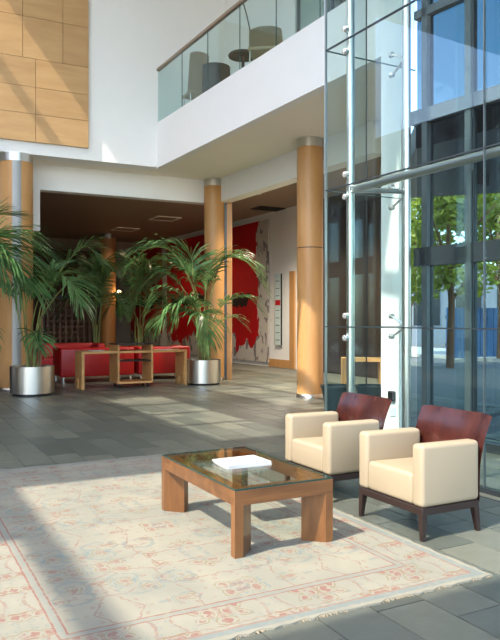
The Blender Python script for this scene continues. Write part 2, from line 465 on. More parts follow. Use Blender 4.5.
for nv, yy, c in cands[300:]:
    t = bmesh.new(); t.from_mesh(tile_me)
    bmesh.ops.transform(t, matrix=Matrix.Translation((c.x, c.y, 0)) @ R, verts=t.verts[:])
    vm = {v: bm.verts.new(v.co) for v in t.verts}
    for f in t.faces: bm.faces.new([vm[v] for v in f.verts])
    t.free()
tag(obj('far_tiles', bm, 'slate', floor), kind='stuff')

# ---- outdoor ground
struct(obj('ground', prism([ab(6.25, -30), ab(90, -30), ab(90, 60), ab(16.05, 60), ab(16.05, 11.9), ab(9.05, 7.9), ab(6.7, 6.9)], -0.3, -0.03), 'asphalt'))
struct(obj('pavement', prism([ab(19, -20), ab(24, -20), ab(24, 40), ab(19, 40)], -0.03, 0.08), 'concrete'))

struct(obj('bounce_ground', prism([ab(-90, -60), ab(6.2, -60), ab(6.2, -7.05), ab(-14.05, -7.05), ab(-14.05, 40), ab(-90, 40)], -0.4, -0.06), 'concrete'))  # pale ground added out of view to bounce sunlight onto soffit and walls

# ---- panelled wall, soffit, lintel, upper walls
Wl = W0 - UW * 6.0; Wr = K + UW * 1.68
struct(obj('wall_back', prism(strip(Wl, K, 0.4, NW), CZ, 10.0), 'white'))
struct(obj('wall_back_upper', prism(strip(K, Wr, 0.4, NW), FZ, 10.0), 'white'))
# dark wall added out of view on the left to cut glass reflections
struct(obj('wall_reflection_block', prism(strip(ab(-13, 1), ab(-13, 36), 0.4, -U), -0.1, 10), 'dark_brown'))
W3 = Vector((0.6, 21.7, 0))
def w3(t, off=0.0): return W3 - VB * t + NB * off   # t grows towards the camera/right
W3E = w3(5.5, 0.0)
# ceiling over the back lounge and under the balcony
struct(obj('ceiling', prism([Wl + NW * 0.4, K + NW * 0.4, edge(0, 0.12), edge(LB, 0.12), W3E, edge(-20, 5.7), edge(-20, -12)], CZ, CZ + 0.12), 'soffit'))
L0 = W0 + UW * 0 + NW * 0.76
def lint(s, off=0.0): return W0 + UW * s + NW * (0.86 + off)
sQ = 4.72
Q = lint(sQ)
struct(obj('trim_1', prism(strip(lint(0.93), Q + UW * 0.6, 0.3, NW), 4.3, CZ), 'white'))
struct(obj('trim_2', prism(strip(lint(-5), lint(0.93), 0.3, NW), 3.4, CZ), 'white'))
struct(obj('trim_3', prism(strip(Q + NB * 0.34, Q + NB * 0.34 - VB * 6.0, 0.3, NB), 4.3, CZ), 'white'))
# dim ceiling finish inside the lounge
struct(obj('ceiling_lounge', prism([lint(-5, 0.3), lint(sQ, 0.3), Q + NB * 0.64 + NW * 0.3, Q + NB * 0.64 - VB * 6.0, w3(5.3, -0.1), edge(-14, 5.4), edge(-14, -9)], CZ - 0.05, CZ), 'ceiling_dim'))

# balcony: slab with fascia, balcony floor, walls behind it
struct(obj('balcony_fascia', prism(strip(edge(0), edge(LB), 0.16, NB), CZ - 0.02, 5.83), 'white'))
struct(obj('balcony_floor', prism([edge(0, 0.16), edge(LB, 0.16), W3E, edge(0, 5.7)], CZ + 0.12, FZ), 'soffit'))
t285 = 3.05
struct(obj('wall_balcony', prism(strip(edge(-0.72, 1.66), edge(t285, 1.66), 0.2, NB), FZ, 10), 'white'))
struct(obj('wall_balcony_side', prism(strip(edge(t285, 1.86), edge(t285, 4.0), 0.2, VB), FZ, 10), 'white'))

# lounge walls
struct(obj('wall_right', prism(strip(w3(-16), w3(1.9), 0.25, NB), -0.1, CZ), 'white'))
struct(obj('wall_wood', prism(strip(w3(1.9), w3(5.45), 0.25, NB), -0.1, CZ), 'wood_dark_wall'))
struct(obj('wall_outer', prism(strip(Vector((1.83, 8.9, 0)), W3E + Vector((0.08, 0.0, 0)), 0.08, Vector((-0.98, 0.2, 0))), -0.1, 10), 'soffit'))
struct(obj('wall_far', prism(strip(w3(-15), w3(-15) - NB * 16, 0.25, VB), -0.1, CZ), 'dark_brown'))
struct(obj('wall_left', prism(strip(lint(-2.2, 0.3), lint(-2.2, 15), 0.25, -UW), -0.1, CZ), 'dark_brown'))
bb = struct(obj('baseboard_right', prism(strip(w3(0.0), w3(1.25), 0.02, -NB), 0, 0.24), 'maple'))
struct(obj('door_1', prism(strip(w3(1.25), w3(1.5), 0.06, -NB), 0, 2.9), 'maple'))

# ---- unseen roof: slab at 10 m with openings shaped to throw sun patches on the floor
ZR = 10.0
hx = Vector((math.sin(SUN_AZ), math.cos(SUN_AZ), 0)) * (ZR / SUN_TAN)
sa, sb = hx.dot(U), hx.dot(V)
OPEN = [(0.98, 9.3, 2.75, 6.15), (5.2, 9.3, 6.25, 7.3), (-2.2, 0.78, 1.5, 4.7),
        (3.55, 4.65, 7.5, 14.1), (6.0, 8.27, 9.4, 16.2)]
BARS_A = [(7.0, 7.22)]
BARS_B = [(8.75, 8.87), (9.95, 10.07), (11.15, 11.27), (12.35, 12.47), (13.55, 13.67)]
A_ = sorted({-3.0, 17.0} | {v for o in OPEN for v in o[:2]} | {v for b in BARS_A for v in b})
B_ = sorted({-6.0, 16.6} | {v for o in OPEN for v in o[2:]} | {v for b in BARS_B for v in b})
bm = bmesh.new()
for i in range(len(A_) - 1):
    for j in range(len(B_) - 1):
        ca, cb_ = (A_[i] + A_[i + 1]) / 2, (B_[j] + B_[j + 1]) / 2
        op = any(o[0] < ca < o[1] and o[2] < cb_ < o[3] for o in OPEN)
        bar = any(x0 < ca < x1 for x0, x1 in BARS_A) or any(x0 < cb_ < x1 for x0, x1 in BARS_B)
        if op and not bar: continue
        cs = [ab(A_[i] - sa, B_[j] - sb), ab(A_[i + 1] - sa, B_[j] - sb), ab(A_[i + 1] - sa, B_[j + 1] - sb), ab(A_[i] - sa, B_[j + 1] - sb)]
        add_prism(bm, cs, ZR, ZR + 0.06)
struct(obj('ceiling_sun_mask', bm, 'white'))

# ================================================================== ATRIUM FIXTURES
# plywood wall cladding
clad = thing('wood_cladding', 'large pale plywood wall panelling on the white upper wall', 'wall panel', W0 + V2(-NW * 0.0, 0), math.atan2(UW.y, UW.x))
def clad_panel(s0, s1, z0, z1):
    g = 0.004
    obj('panel', box(s0 + g, s1 - g, -0.075, -0.02, z0 + g, z1 - g), 'panel_ply', clad)
obj('backing', box(-3.0, 1.75, -0.02, 0.0, 5.12, 8.48), 'dark_brown', clad)
for z0, z1 in ((5.09, 5.66), (5.66, 6.21), (6.21, 6.79)):
    for s0, s1 in ((-2.3, -0.8), (-0.8, 0.683), (0.683, 1.77)): clad_panel(s0, s1, z0, z1)
for s0, s1 in ((-2.1, -0.9), (-0.9, 0.427), (0.427, 1.233), (1.233, 1.77)): clad_panel(s0, s1, 6.79, 7.63)
for s0, s1 in ((-2.1, -0.9), (-0.9, 0.427), (0.427, 1.233), (1.233, 1.77)): clad_panel(s0, s1, 7.63, 8.5)

# columns
def column(pos, r, top, label, strip_dir=None, ring_z=None, sw=0.075):
    t = thing('column', label, 'column', (pos.x, pos.y, 0), 0, 'round wood columns')
    sh = obj('shaft', lathe([(0, 0.06), (r, 0.06), (r, top - 0.16), (0, top - 0.16)], 56), 'maple', t); smooth_angle(sh)
    smooth_angle(obj('base_ring', lathe([(0, 0.0), (r + 0.02, 0.0), (r + 0.02, 0.05), (r + 0.005, 0.07), (0, 0.07)], 56), 'satin_steel', t))
    smooth_angle(obj('cap', lathe([(0, top - 0.17), (r + 0.006, top - 0.17), (r + 0.006, top), (0, top)], 56), 'satin_steel', t))
    if strip_dir is not None:
        a = strip_dir; dth = sw / r
        bm = bmesh.new(); poly = []
        for k in range(7):
            th = a - dth / 2 + dth * k / 6; poly.append((math.cos(th) * (r + 0.006), math.sin(th) * (r + 0.006)))
        for k in range(7):
            th = a + dth / 2 - dth * k / 6; poly.append((math.cos(th) * (r - 0.02), math.sin(th) * (r - 0.02)))
        obj('cover_strip', add_prism(bm, poly, 0.07, top - 0.17), 'brushed_strip', t)
    if ring_z:
        smooth_angle(obj('joint_ring', lathe([(r - 0.01, ring_z - 0.008), (r + 0.002, ring_z - 0.008), (r + 0.002, ring_z + 0.008), (r - 0.01, ring_z + 0.008)], 56), 'dark_wood', t))
    return t
column(Vector((-4.83, 14.25, 0)), 0.335, CZ, 'thick round wood column at the left behind the leftmost palms', math.radians(-69), sw=0.17)
column(Vector((-0.87, 16.75, 0)), 0.245, CZ, 'round wood column behind the tall palm in the right-hand steel planter', None)
column(Vector((1.13, 13.0, 0)), 0.245, CZ, 'round wood column beside the glass box with a sunlit base', math.radians(-4), 2.8)
column(Vector((-5.56, 27.0, 0)), 0.3, CZ - 0.06, 'dim round wood column deep in the dark lounge', None)
pst = Vector((-0.87, 16.75, 0)) + Vector((0.33, 0.10, 0))
t = thing('door_post', 'slim wood post with steel edge right behind the palm column', 'post', (pst.x, pst.y, 0), 0)
obj('post_core', box(-0.02, 0.10, -0.09, 0.09, 0, 4.3), 'maple', t)
obj('steel_edge', box(-0.11, -0.022, -0.07, 0.07, 0, 4.3), 'aluminium', t)

# balcony balustrade
bal = thing('balustrade', 'frameless glass balustrade with metal handrail along the balcony edge', 'railing', V2(edge(0, 0.03), 5.6), math.atan2(-VB.y, -VB.x))
tt = [0.0]
for px in (180.4, 206, 238):
    k = (px - 250) / FPX; tt.append((2.08 + k * 15.36) / (0.5 + k * 0.866))
tt += [tt[-1] + 1.2 * i for i in range(1, 5) if tt[-1] + 1.2 * i < LB]
tt[-1] = LB - 0.02
for a, b in zip(tt, tt[1:]):
    obj('glass_pane', box(a + 0.008, b - 0.008, 0.0, 0.018, 0.23, 1.40), 'pane_balcony', bal)
    obj('pane_edge', box(b - 0.006, b + 0.004, 0.002, 0.016, 0.23, 1.40), 'glass_edge', bal)
smooth_angle(obj('handrail', box(-0.02, LB - 0.02, -0.03, 0.05, 1.39, 1.46, bev=0.02, seg=3), 'rail', bal))

# balcony furniture
def wicker_chair(name, label, loc, rot, w_, h_):
    t = thing(name, label, 'chair', loc, rot, 'balcony chairs')
    # curved wicker shell: back + seat
    bm = bmesh.new(); nx, nz = 10, 12; g = []
    for i in range(nz + 1):
        f = i / nz; row = []
        for j in range(nx + 1):
            x = (j / nx * 2 - 1) * w_ / 2 * (1 - 0.08 * f)
            z = 0.42 + (h_ - 0.42) * f; y = 0.2 + 0.10 * f - 0.10 * (x / (w_ / 2)) ** 2
            if f > 0.85: z -= (abs(x) / (w_ / 2)) ** 4 * 0.05
            row.append(bm.verts.new((x, y, z)))
        g.append(row)
    for i in range(nz):
        for j in range(nx): bm.faces.new((g[i][j], g[i][j + 1], g[i + 1][j + 1], g[i + 1][j]))
    bmesh.ops.solidify(bm, geom=bm.faces[:], thickness=0.03)
    smooth_angle(obj('backrest', bm, 'wicker', t), 60)
    obj('seat', box(-w_ / 2, w_ / 2, -0.26, 0.24, 0.4, 0.46, bev=0.02), 'wicker', t)
    for sx in (-1, 1):
        for sy in (-1, 1):
            obj('leg', tube([(sx * (w_ / 2 - 0.03), sy * 0.2, 0), (sx * (w_ / 2 - 0.04), sy * 0.19, 0.4)], 0.014), 'satin_steel', t)
    return t
def onb(px, off):
    k = (px - 250) / FPX; q = edge(0, off); d = -VB
    return edge((k * q.y - q.x) / (d.x - k * d.y), off)
p = onb(196, 0.42); wicker_chair('wicker_chair', 'tall-backed wicker chair on the balcony nearest the corner', V2(p, FZ), math.radians(205), 0.46, 1.25)
p = onb(267, 0.5); wicker_chair('wicker_chair', 'low wicker chair on the balcony beyond the thin curved pole', V2(p, FZ), math.radians(170), 0.62, 0.78)
p = onb(216, 0.5)
t = thing('tub_chair', 'dark low tub chair on the balcony beside tall wicker chair', 'chair', V2(p, FZ), math.radians(200), 'balcony chairs')
bm = bmesh.new(); poly = []
for k in range(13):
    th = math.pi * k / 12; poly.append((0.29 * math.cos(th), 0.27 * math.sin(th)))
for k in range(13):
    th = math.pi - math.pi * k / 12; poly.append((0.23 * math.cos(th), 0.21 * math.sin(th)))
smooth_angle(obj('shell', add_prism(bm, poly, 0.2, 0.8), 'dark_fabric', t)); obj('seat', box(-0.23, 0.23, -0.2, 0.2, 0.2, 0.43, bev=0.03), 'dark_fabric', t)
for sx in (-1, 1):
    for sy in (-1, 1): obj('leg', tube([(sx * 0.2, sy * 0.16, 0), (sx * 0.2, sy * 0.16, 0.2)], 0.015), 'satin_steel', t)
p = onb(243, 0.5)
t = thing('side_table', 'small dark round table between the chairs on the balcony', 'table', V2(p, FZ), 0)
smooth_angle(obj('table_top', lathe([(0, 0.64), (0.27, 0.64), (0.28, 0.665), (0.26, 0.69), (0, 0.69)]), 'dark_fabric', t))
smooth_angle(obj('pedestal', lathe([(0, 0), (0.16, 0), (0.16, 0.02), (0.03, 0.04), (0.03, 0.64), (0, 0.64)], 24), 'near_black_metal', t))
p0 = onb(256, 0.9)
arc = []
for k in range(15):
    f = k / 14; arc.append(p0 + (-NB * 0.0 + VB * (0.55 * f ** 2)) + Vector((0, 0, FZ + 0.02 + 2.1 * f)))
t = thing('arc_pole', 'thin dark curved pole rising behind the balcony glass', 'pole', V2(p0, FZ), 0)
bm = tube([a - V2(p0, FZ) for a in arc], 0.012, 8); obj('rod', bm, 'near_black_metal', t)
smooth_angle(obj('foot', lathe([(0, 0), (0.15, 0), (0.15, 0.02), (0, 0.03)], 24), 'near_black_metal', t))
# glazed screen of the upper room
t = thing('glazed_screen', 'glass screen and door of the upstairs room behind the balcony', 'glass screen', V2(edge(t285 + 0.05, 1.7), FZ), math.atan2(-VB.y, -VB.x))
for k in range(2):
    obj('glass_pane', box(k * 1.1 + 0.03, k * 1.1 + 1.07, 0, 0.02, 0.05, 2.75), 'pane_balcony', t)
    obj('mullion', box(k * 1.1 - 0.025, k * 1.1 + 0.025, -0.02, 0.04, 0, 2.8), 'aluminium', t)
t = thing('tall_cabinet', 'tall brown cabinet in the upstairs room behind the balcony glass', 'cabinet', V2(edge(3.1, 2.75), FZ), math.atan2(-VB.y, -VB.x))
obj('body', box(0, 0.8, 0, 0.3, 0, 2.6), 'dark_brown', t)
for k in range(2): obj('door', box(0.02 + k * 0.39, 0.38 + k * 0.39, -0.03, 0, 0.05, 2.56), 'dark_wood', t)

# ================================================================== GLASS BOX
GC = Vector((0.853, 7.745, 0))
UG = az(62); NG = Vector((VB.y, -VB.x, 0))          # NG: from G1 into the box
g1ang = math.atan2(-VB.y, -VB.x); g2ang = math.atan2(UG.y, UG.x)
zj = [0.04, 1.375, 2.9, 4.47, 6.05, 7.6]
PW = 2.24
gl = thing('glass_wall', 'tall frameless glass wall behind the two armchairs', 'glass wall', GC, g1ang)
for k in range(2):
    for z0, z1 in zip(zj, zj[1:]):
        obj('glass_pane', box(k * PW + 0.006, (k + 1) * PW - 0.006, -0.010, 0.010, z0 + 0.006, z1 - 0.006), 'pane', gl)
    obj('vertical_joint', box((k + 1) * PW - 0.004, (k + 1) * PW + 0.004, -0.011, 0.011, 0.04, 7.6), 'aluminium', gl)
for z in zj[1:-1]: obj('joint', box(0, 2 * PW, -0.012, 0.012, z - 0.006, z + 0.006), 'dark_frame', gl)
obj('corner_edge', box(-0.012, 0.004, -0.014, 0.014, 0.04, 7.6), 'satin_steel', gl)
obj('floor_channel', box(-0.02, 2 * PW, -0.03, 0.03, 0.0, 0.045), 'dark_frame', gl)
gr = thing('glass_return', 'glass side panel turning the corner of the glass wall towards the white pier', 'glass wall', GC, g2ang)
for z0, z1 in zip(zj, zj[1:]):
    obj('glass_pane', box(0.02, 1.3, -0.010, 0.010, z0 + 0.006, z1 - 0.006), 'pane', gr)
for z in zj[1:-1]: obj('joint', box(0.02, 1.3, -0.012, 0.012, z - 0.004, z + 0.004), 'glass_edge', gr)
obj('floor_channel', box(0.04, 1.3, -0.03, 0.03, 0.0, 0.045), 'dark_frame', gr)

def spider(parent, disc_pts, hub, nrm):
    # glass bolts on the pane, arms running back to the hub on the tube
    for d in disc_pts:
        sp = obj('spider_arm', tube([d + nrm * 0.02, hub], [0.014, 0.018], 8), 'chrome', parent)
        add = bmesh.new()
        add_tube(add, [d - nrm * 0.018, d - nrm * 0.014, d + nrm * 0.03], [0.026, 0.032, 0.032], 16)
        smooth_angle(obj('glass_bolt', add, 'chrome', sp))
# tube A behind G1 by the corner
ta = GC - VB * 0.345 + NG * 0.075
t = thing('steel_mast', 'vertical steel mast by the glass corner carrying glass bolts', 'pole', (ta.x, ta.y, 0), 0, 'steel masts of the glass box')
smooth_angle(obj('tube', lathe([(0, 0), (0.045, 0), (0.045, 7.6), (0, 7.6)], 24), 'satin_steel', t))
obj('foot_plate', lathe([(0, 0), (0.1, 0), (0.1, 0.02), (0, 0.02)], 24), 'satin_steel', t)
for z in zj[1:-1]:
    d0 = -NG * 0.075
    spider(t, [d0 - VB * 0.0 + Vector((0, 0, z + 0.12)), d0 + Vector((0, 0, z - 0.12))], Vector((0, 0, z)), NG)
# tube B behind G2
NG2 = Vector((UG.y, -UG.x, 0))
tb = GC + UG * 0.93 + NG2 * 0.27
t = thing('steel_mast', 'vertical steel mast beside the sunlit white pier inside the glass box', 'pole', (tb.x, tb.y, 0), 0, 'steel masts of the glass box')
smooth_angle(obj('tube', lathe([(0, 0), (0.05, 0), (0.05, 7.6), (0, 7.6)], 24), 'satin_steel', t))
obj('foot_plate', lathe([(0, 0), (0.1, 0), (0.1, 0.02), (0, 0.02)], 24), 'satin_steel', t)
for z in zj[1:-1]:
    d0 = -NG2 * 0.27
    spider(t, [d0 + Vector((0, 0, z + 0.12)), d0 + Vector((0, 0, z - 0.12))], Vector((0, 0, z)), NG2)
# glass fins square to the pane; the second is added for a mast reflection
for tpos, lab in ((0.42, 'vertical glass fin next to the steel mast at the glass corner'), (1.9, 'glass strip added for a mast reflection in the glass wall behind the nearer armchair')):
    p = GC - VB * tpos + NG * 0.03
    t = thing('glass_fin', lab, 'glass fin', (p.x, p.y, 0), g1ang, 'glass fins')
    for z0, z1 in ((0.02, 2.80), (2.92, 7.6)):
        fp = obj('fin_pane', box(-0.008, 0.008, 0.0, 0.2, z0, z1), 'pane', t)
        obj('fin_edge', box(-0.009, 0.009, 0.2, 0.205, z0, z1), 'dark_frame', fp)
# horizontal tubes
za = 2.86
p0 = V2(ta, za) - VB * 0.05; p1 = p0 - VB * 4.2
t = thing('steel_rail', 'long horizontal steel tube running along the inside of the glass wall', 'rail', p0, 0)
smooth_angle(obj('tube', tube([(0, 0, 0), p1 - p0], 0.042, 20), 'satin_steel', t))
obj('end_collar', tube([-VB * -0.0, VB * -0.03], 0.05, 20), 'chrome', t)
t = thing('steel_brace', 'short horizontal steel tube tying the two masts together', 'rail', V2(ta, za), 0)
dv = V2(tb, 2.93) - V2(ta, za)
smooth_angle(obj('tube', tube([dv * 0.08, dv * 0.93], 0.03, 16), 'satin_steel', t))

# white pier + outer facade
pier_a = Vector((1.68, 8.84, 0)); FD = az(144)      # facade runs towards the camera right
FN = Vector((-FD.y, FD.x, 0))                       # outwards (away to the right)
if FN.x < 0: FN = -FN
struct(obj('wall_pier', prism(strip(pier_a, pier_a + FD * 0.33, 0.12, FN), -0.1, 10), 'white'))
t = thing('wall_socket', 'small dark switch box on the white pier beside the steel mast', 'switch box', V2(pier_a + FD * 0.2, 0.5), math.atan2(FD.y, FD.x))
obj('case', box(-0.05, 0.05, -0.05, 0.0, -0.06, 0.06, bev=0.015), 'dark_fabric', t); obj('face_plate', box(-0.035, 0.035, -0.056, -0.05, -0.045, 0.045), 'near_black_metal', t)
t = thing('wall_plate', 'pale square cover plate low on the white pier', 'cover plate', V2(pier_a + FD * 0.2, 0.3), math.atan2(FD.y, FD.x))
obj('plate', box(-0.05, 0.05, -0.012, 0.0, -0.06, 0.06, bev=0.004), 'frosted', t); obj('screw', box(-0.006, 0.006, -0.016, -0.012, -0.006, 0.006), 'chrome', t)
FS = Vector((1.9, 8.5, 0)); fang = math.atan2(FD.y, FD.x)
fac = thing('window_1', None, None, FS, fang); fac['kind'] = 'structure'
sgn = 1 if (Matrix.Rotation(fang, 3, 'Z') @ Vector((0, 1, 0))).dot(FN) > 0 else -1
mull = [0.31 + 0.615 * k for k in range(-0, 12)]
zt = [0.0, 2.2, 4.0, 5.1, 7.2, 9.9]
for m_ in mull:
    obj('mullion', box(m_ - 0.04, m_ + 0.04, sgn * 0.0, sgn * 0.07, 0, 10), 'aluminium', fac)
    obj('mullion_edge', box(m_ - 0.05, m_ + 0.05, sgn * 0.07, sgn * 0.11, 0, 10), 'dark_frame', fac)
LF = mull[-1]
obj('transom', box(0.15, LF, sgn * 0.0, sgn * 0.1, 5.09, 5.19), 'aluminium', fac)
obj('transom', box(0.15, LF, sgn * 0.0, sgn * 0.1, 7.18, 7.3), 'aluminium', fac)
obj('transom', box(0.15, LF, sgn * 0.0, sgn * 0.12, 2.1, 2.32), 'dark_frame', fac)
obj('sill', box(0.1, LF, -sgn * 0.02, sgn * 0.14, 3.82, 3.98), 'aluminium', fac)
obj('threshold', box(0.1, LF, sgn * 0.0, sgn * 0.16, -0.02, 0.1), 'dark_frame', fac)
edges_ = [0.12] + mull
for a, b in zip(edges_, edges_[1:]):
    for z0, z1 in ((0.1, 2.1), (2.32, 3.82), (4.0, 5.08), (5.22, 7.18), (7.3, 9.95)):
        obj('pane', box(a + 0.03, b - 0.03, sgn * 0.06, sgn * 0.075, z0, z1), 'pane_sky_dim' if z0 > 3.9 else 'pane_tint', fac)
# canopy outside
can = thing('canopy', 'dark flat entrance canopy outside above the doors', 'canopy', FS + FN * 0.3, fang)
Ri = Matrix.Rotation(-fang, 3, 'Z')
cpoly = [Ri @ (Vector((x, y, 0)) - (FS + FN * 0.3)) for x, y in ((2.1, 8.75), (2.55, 12.4), (5.2, 11.4), (9.5, 6.5), (6.6, 2.6))]
obj('slab', prism([(q.x, q.y) for q in cpoly], 3.62, 3.95), 'near_black_metal', can)
for k, (dx_, dy_) in enumerate(((-0.6, 2.0), (0.6, 2.0), (1.8, 2.0))):
    obj('downlight', box(dx_ - 0.12, dx_ + 0.12, sgn * dy_ - 0.12, sgn * dy_ + 0.12, 3.45, 3.62), 'dark_frame', can)

# ================================================================== OUTDOORS
def leaf_cloud(bm, c, r, n, s, rnd):
    for _ in range(n):
        while True:
            q = Vector((rnd.uniform(-1, 1), rnd.uniform(-1, 1), rnd.uniform(-1, 1)))
            if 0.35 < q.length < 1: break
        p = c + Vector((q.x * r[0], q.y * r[1], q.z * r[2]))
        a = Vector((rnd.gauss(0, 1), rnd.gauss(0, 1), rnd.gauss(0, 0.6))).normalized()
        b = a.cross(Vector((rnd.gauss(0, 1), rnd.gauss(0, 1), rnd.gauss(0, 1)))).normalized()
        k = s * rnd.uniform(0.6, 1.2)
        bm.faces.new([bm.verts.new(p + v) for v in (-a * k, b * k * 0.45, a * k, -b * k * 0.45)])
def tree(px, Y, h, rad, label, seed):
    rnd = random.Random(seed); X = (px - 250) / FPX * Y
    t = thing('street_tree', label, 'tree', (X, Y, 0), 0, 'street trees outside')
    obj('trunk', tube([(0, 0, -0.05), (0.05, 0, h * 0.3), (-0.04, 0.05, h * 0.6), (0, 0, h * 0.85)], [0.13, 0.1, 0.07, 0.03]), 'bark', t)
    for k in range(5):
        a = k * 1.257 + 0.3
        obj('branch', tube([(0, 0, h * 0.3 + k * 0.25), (math.cos(a) * rad * 0.4, math.sin(a) * rad * 0.4, h * 0.5 + k * 0.25), (math.cos(a) * rad * 0.7, math.sin(a) * rad * 0.7, h * 0.62 + k * 0.2)], [0.05, 0.035, 0.015], 6), 'bark', t)
    bm = bmesh.new()
    for k in range(11):
        a = rnd.uniform(0, 6.28); rr = rad * rnd.uniform(0, 0.65)
        leaf_cloud(bm, Vector((math.cos(a) * rr, math.sin(a) * rr, h * rnd.uniform(0.42, 0.92))), (rad * 0.45, rad * 0.45, rad * 0.38), 260, 0.17, rnd)
    tag(obj('crown', bm, 'tree_leaf', t), kind='stuff')
tree(450, 21.0, 6.4, 2.3, 'yellow-green street tree seen through the glass left of the others', 1)
tree(500, 24.5, 7.2, 2.3, 'yellow-green street tree at the right edge beyond the entrance doors', 2)
tree(408, 27.0, 6.0, 2.0, 'street tree seen low behind the left door frame', 3)
tree(580, 22, 7, 2.3, 'street tree standing beyond the right end of the entrance facade', 4)
t = thing('blue_hoarding', 'blue ribbed hoarding across the street', 'fence', at(505, 340, 26).xy.to_3d(), math.radians(20))
for k in range(16):
    obj('slat', box(-2.6 + k * 0.3, -2.6 + k * 0.3 + 0.26, 0, 0.05, 0.05, 1.9), 'hoarding_blue', t)
obj('rail', box(-2.6, 2.2, 0.05, 0.1, 0.5, 0.6), 'dark_frame', t); obj('rail', box(-2.6, 2.2, 0.05, 0.1, 1.5, 1.6), 'dark_frame', t)
ob = at(470, 320, 42)
t = thing('grey_building', 'grey building across the street behind the trees', 'building', (ob.x, ob.y, -0.05), math.radians(20))
obj('wall', box(-14, 14, 0, 8, 0, 4.8), 'facade_grey', t)
for k in range(9):
    obj('window', box(-13 + k * 3, -11.2 + k * 3, -0.06, 0.1, 1.2, 3.4), 'window_dark', t)

# ================================================================== RUG
rug = thing('rug', 'faded cream oriental rug with rose and blue motifs under the coffee table', 'rug', rug_c, 0)
# local x runs along -U, local y along V: left-handed pair, so the mesh carries the turn itself
def rugp(x, y, z): return -U * x + V * y + Vector((0, 0, z))
bm = bmesh.new(); NX, NY = 60, 90; g = []
rr_ = random.Random(3)
for j in range(NY + 1):
    row = []
    for i in range(NX + 1):
        x = RW * i / NX; y = RL * j / NY
        if i in (0, NX): x += rr_.uniform(-0.008, 0.008)
        if j in (0, NY): y += rr_.uniform(-0.012, 0.012)
        row.append(bm.verts.new((x, y, 0.011 + rr_.uniform(0, 0.0012))))
    g.append(row)
for j in range(NY):
    for i in range(NX): bm.faces.new((g[j][i], g[j][i + 1], g[j + 1][i + 1], g[j + 1][i]))
bd = [e for e in bm.edges if e.is_boundary]
ex = bmesh.ops.extrude_edge_only(bm, edges=bd)
for v in ex['geom']:
    if isinstance(v, bmesh.types.BMVert): v.co.z = 0.001
pile = obj('pile', bm, 'rug', rug)
bm = bmesh.new()
for yy, sg in ((0, -1), (RL, 1)):
    for k in range(int(RW / 0.012)):
        x = k * 0.012; L_ = rr_.uniform(0.008, 0.024); s = rr_.uniform(-0.012, 0.012)
        y0 = yy - sg * 0.01
        bm.faces.new([bm.verts.new(c) for c in ((x, y0, 0.009), (x + 0.008, y0, 0.009), (x + 0.006 + s, y0 + sg * L_, 0.002), (x + 0.002 + s, y0 + sg * L_, 0.002))])
fr = tag(obj('fringe', bm, 'cream', rug), kind='stuff')
# x -> -U, y -> V is a reflection of a rotation; mirror the meshes instead of scaling negatively
for o in (pile, fr):
    for v in o.data.vertices: v.co.x = RW - v.co.x
    o.data.flip_normals()
rug.location = rug_c - U * RW
rug.rotation_euler = (0, 0, math.atan2(U.y, U.x))

# ================================================================== COFFEE TABLE
TLn, TWd, TH = 1.24, 0.712, 0.405
tcorner = Vector((-0.09, 4.15, 0.012))
# local x = U (short side), local y = V (long side)
tab = thing('coffee_table', 'low walnut coffee table with glass top and angled corner legs', 'coffee table', tcorner, math.atan2(U.y, U.x))
ap, apw = 0.09, 0.10
def mitre(pts_out, pts_in):
    # frame member with mitred ends: outer edge p0-p1, inner edge q0-q1, sloping underside
    bm = bmesh.new(); (p0, p1), (q0, q1) = pts_out, pts_in
    zt_, zb, zi = TH, TH - ap, TH - ap * 0.55
    a = [bm.verts.new((*p, z)) for p, z in ((p0, zb), (p1, zb), (q1, zi), (q0, zi))]
    b = [bm.verts.new((*p, zt_)) for p in (p0, p1, q1, q0)]
    bm.faces.new(a[::-1]); bm.faces.new(b)
    for i in range(4): bm.faces.new((a[i], a[(i + 1) % 4], b[(i + 1) % 4], b[i]))
    return bm
o4 = [(0, 0), (TWd, 0), (TWd, TLn), (0, TLn)]; i4 = [(apw, apw), (TWd - apw, apw), (TWd - apw, TLn - apw), (apw, TLn - apw)]
for k in range(4):
    obj('apron', mitre((o4[k], o4[(k + 1) % 4]), (i4[k], i4[(k + 1) % 4])), 'walnut', tab)
for sx, sy, cx, cy in ((1, 1, 0, 0), (-1, 1, TWd, 0), (-1, -1, TWd, TLn), (1, -1, 0, TLn)):
    e, dgl = 0.055, 0.115
    poly = [(cx, cy), (cx + sx * e, cy), (cx + sx * (e + dgl), cy + sy * dgl), (cx + sx * dgl, cy + sy * (e + dgl)), (cx, cy + sy * e)]
    if sx * sy < 0: poly = poly[::-1]
    obj('leg', prism(poly, 0, TH - ap), 'walnut_v', tab)
obj('glass_top', box(0.006, TWd - 0.006, 0.006, TLn - 0.006, TH + 0.001, TH + 0.012), 'pane_table', tab)
bm = bmesh.new()
for a in ((0.003, TWd - 0.003, 0.003, 0.006), (0.003, TWd - 0.003, TLn - 0.006, TLn - 0.003), (0.003, 0.006, 0.006, TLn - 0.006), (TWd - 0.006, TWd - 0.003, 0.006, TLn - 0.006)):
    add_box(bm, *a, TH + 0.001, TH + 0.012)
obj('glass_rim', bm, 'rim_green', tab)
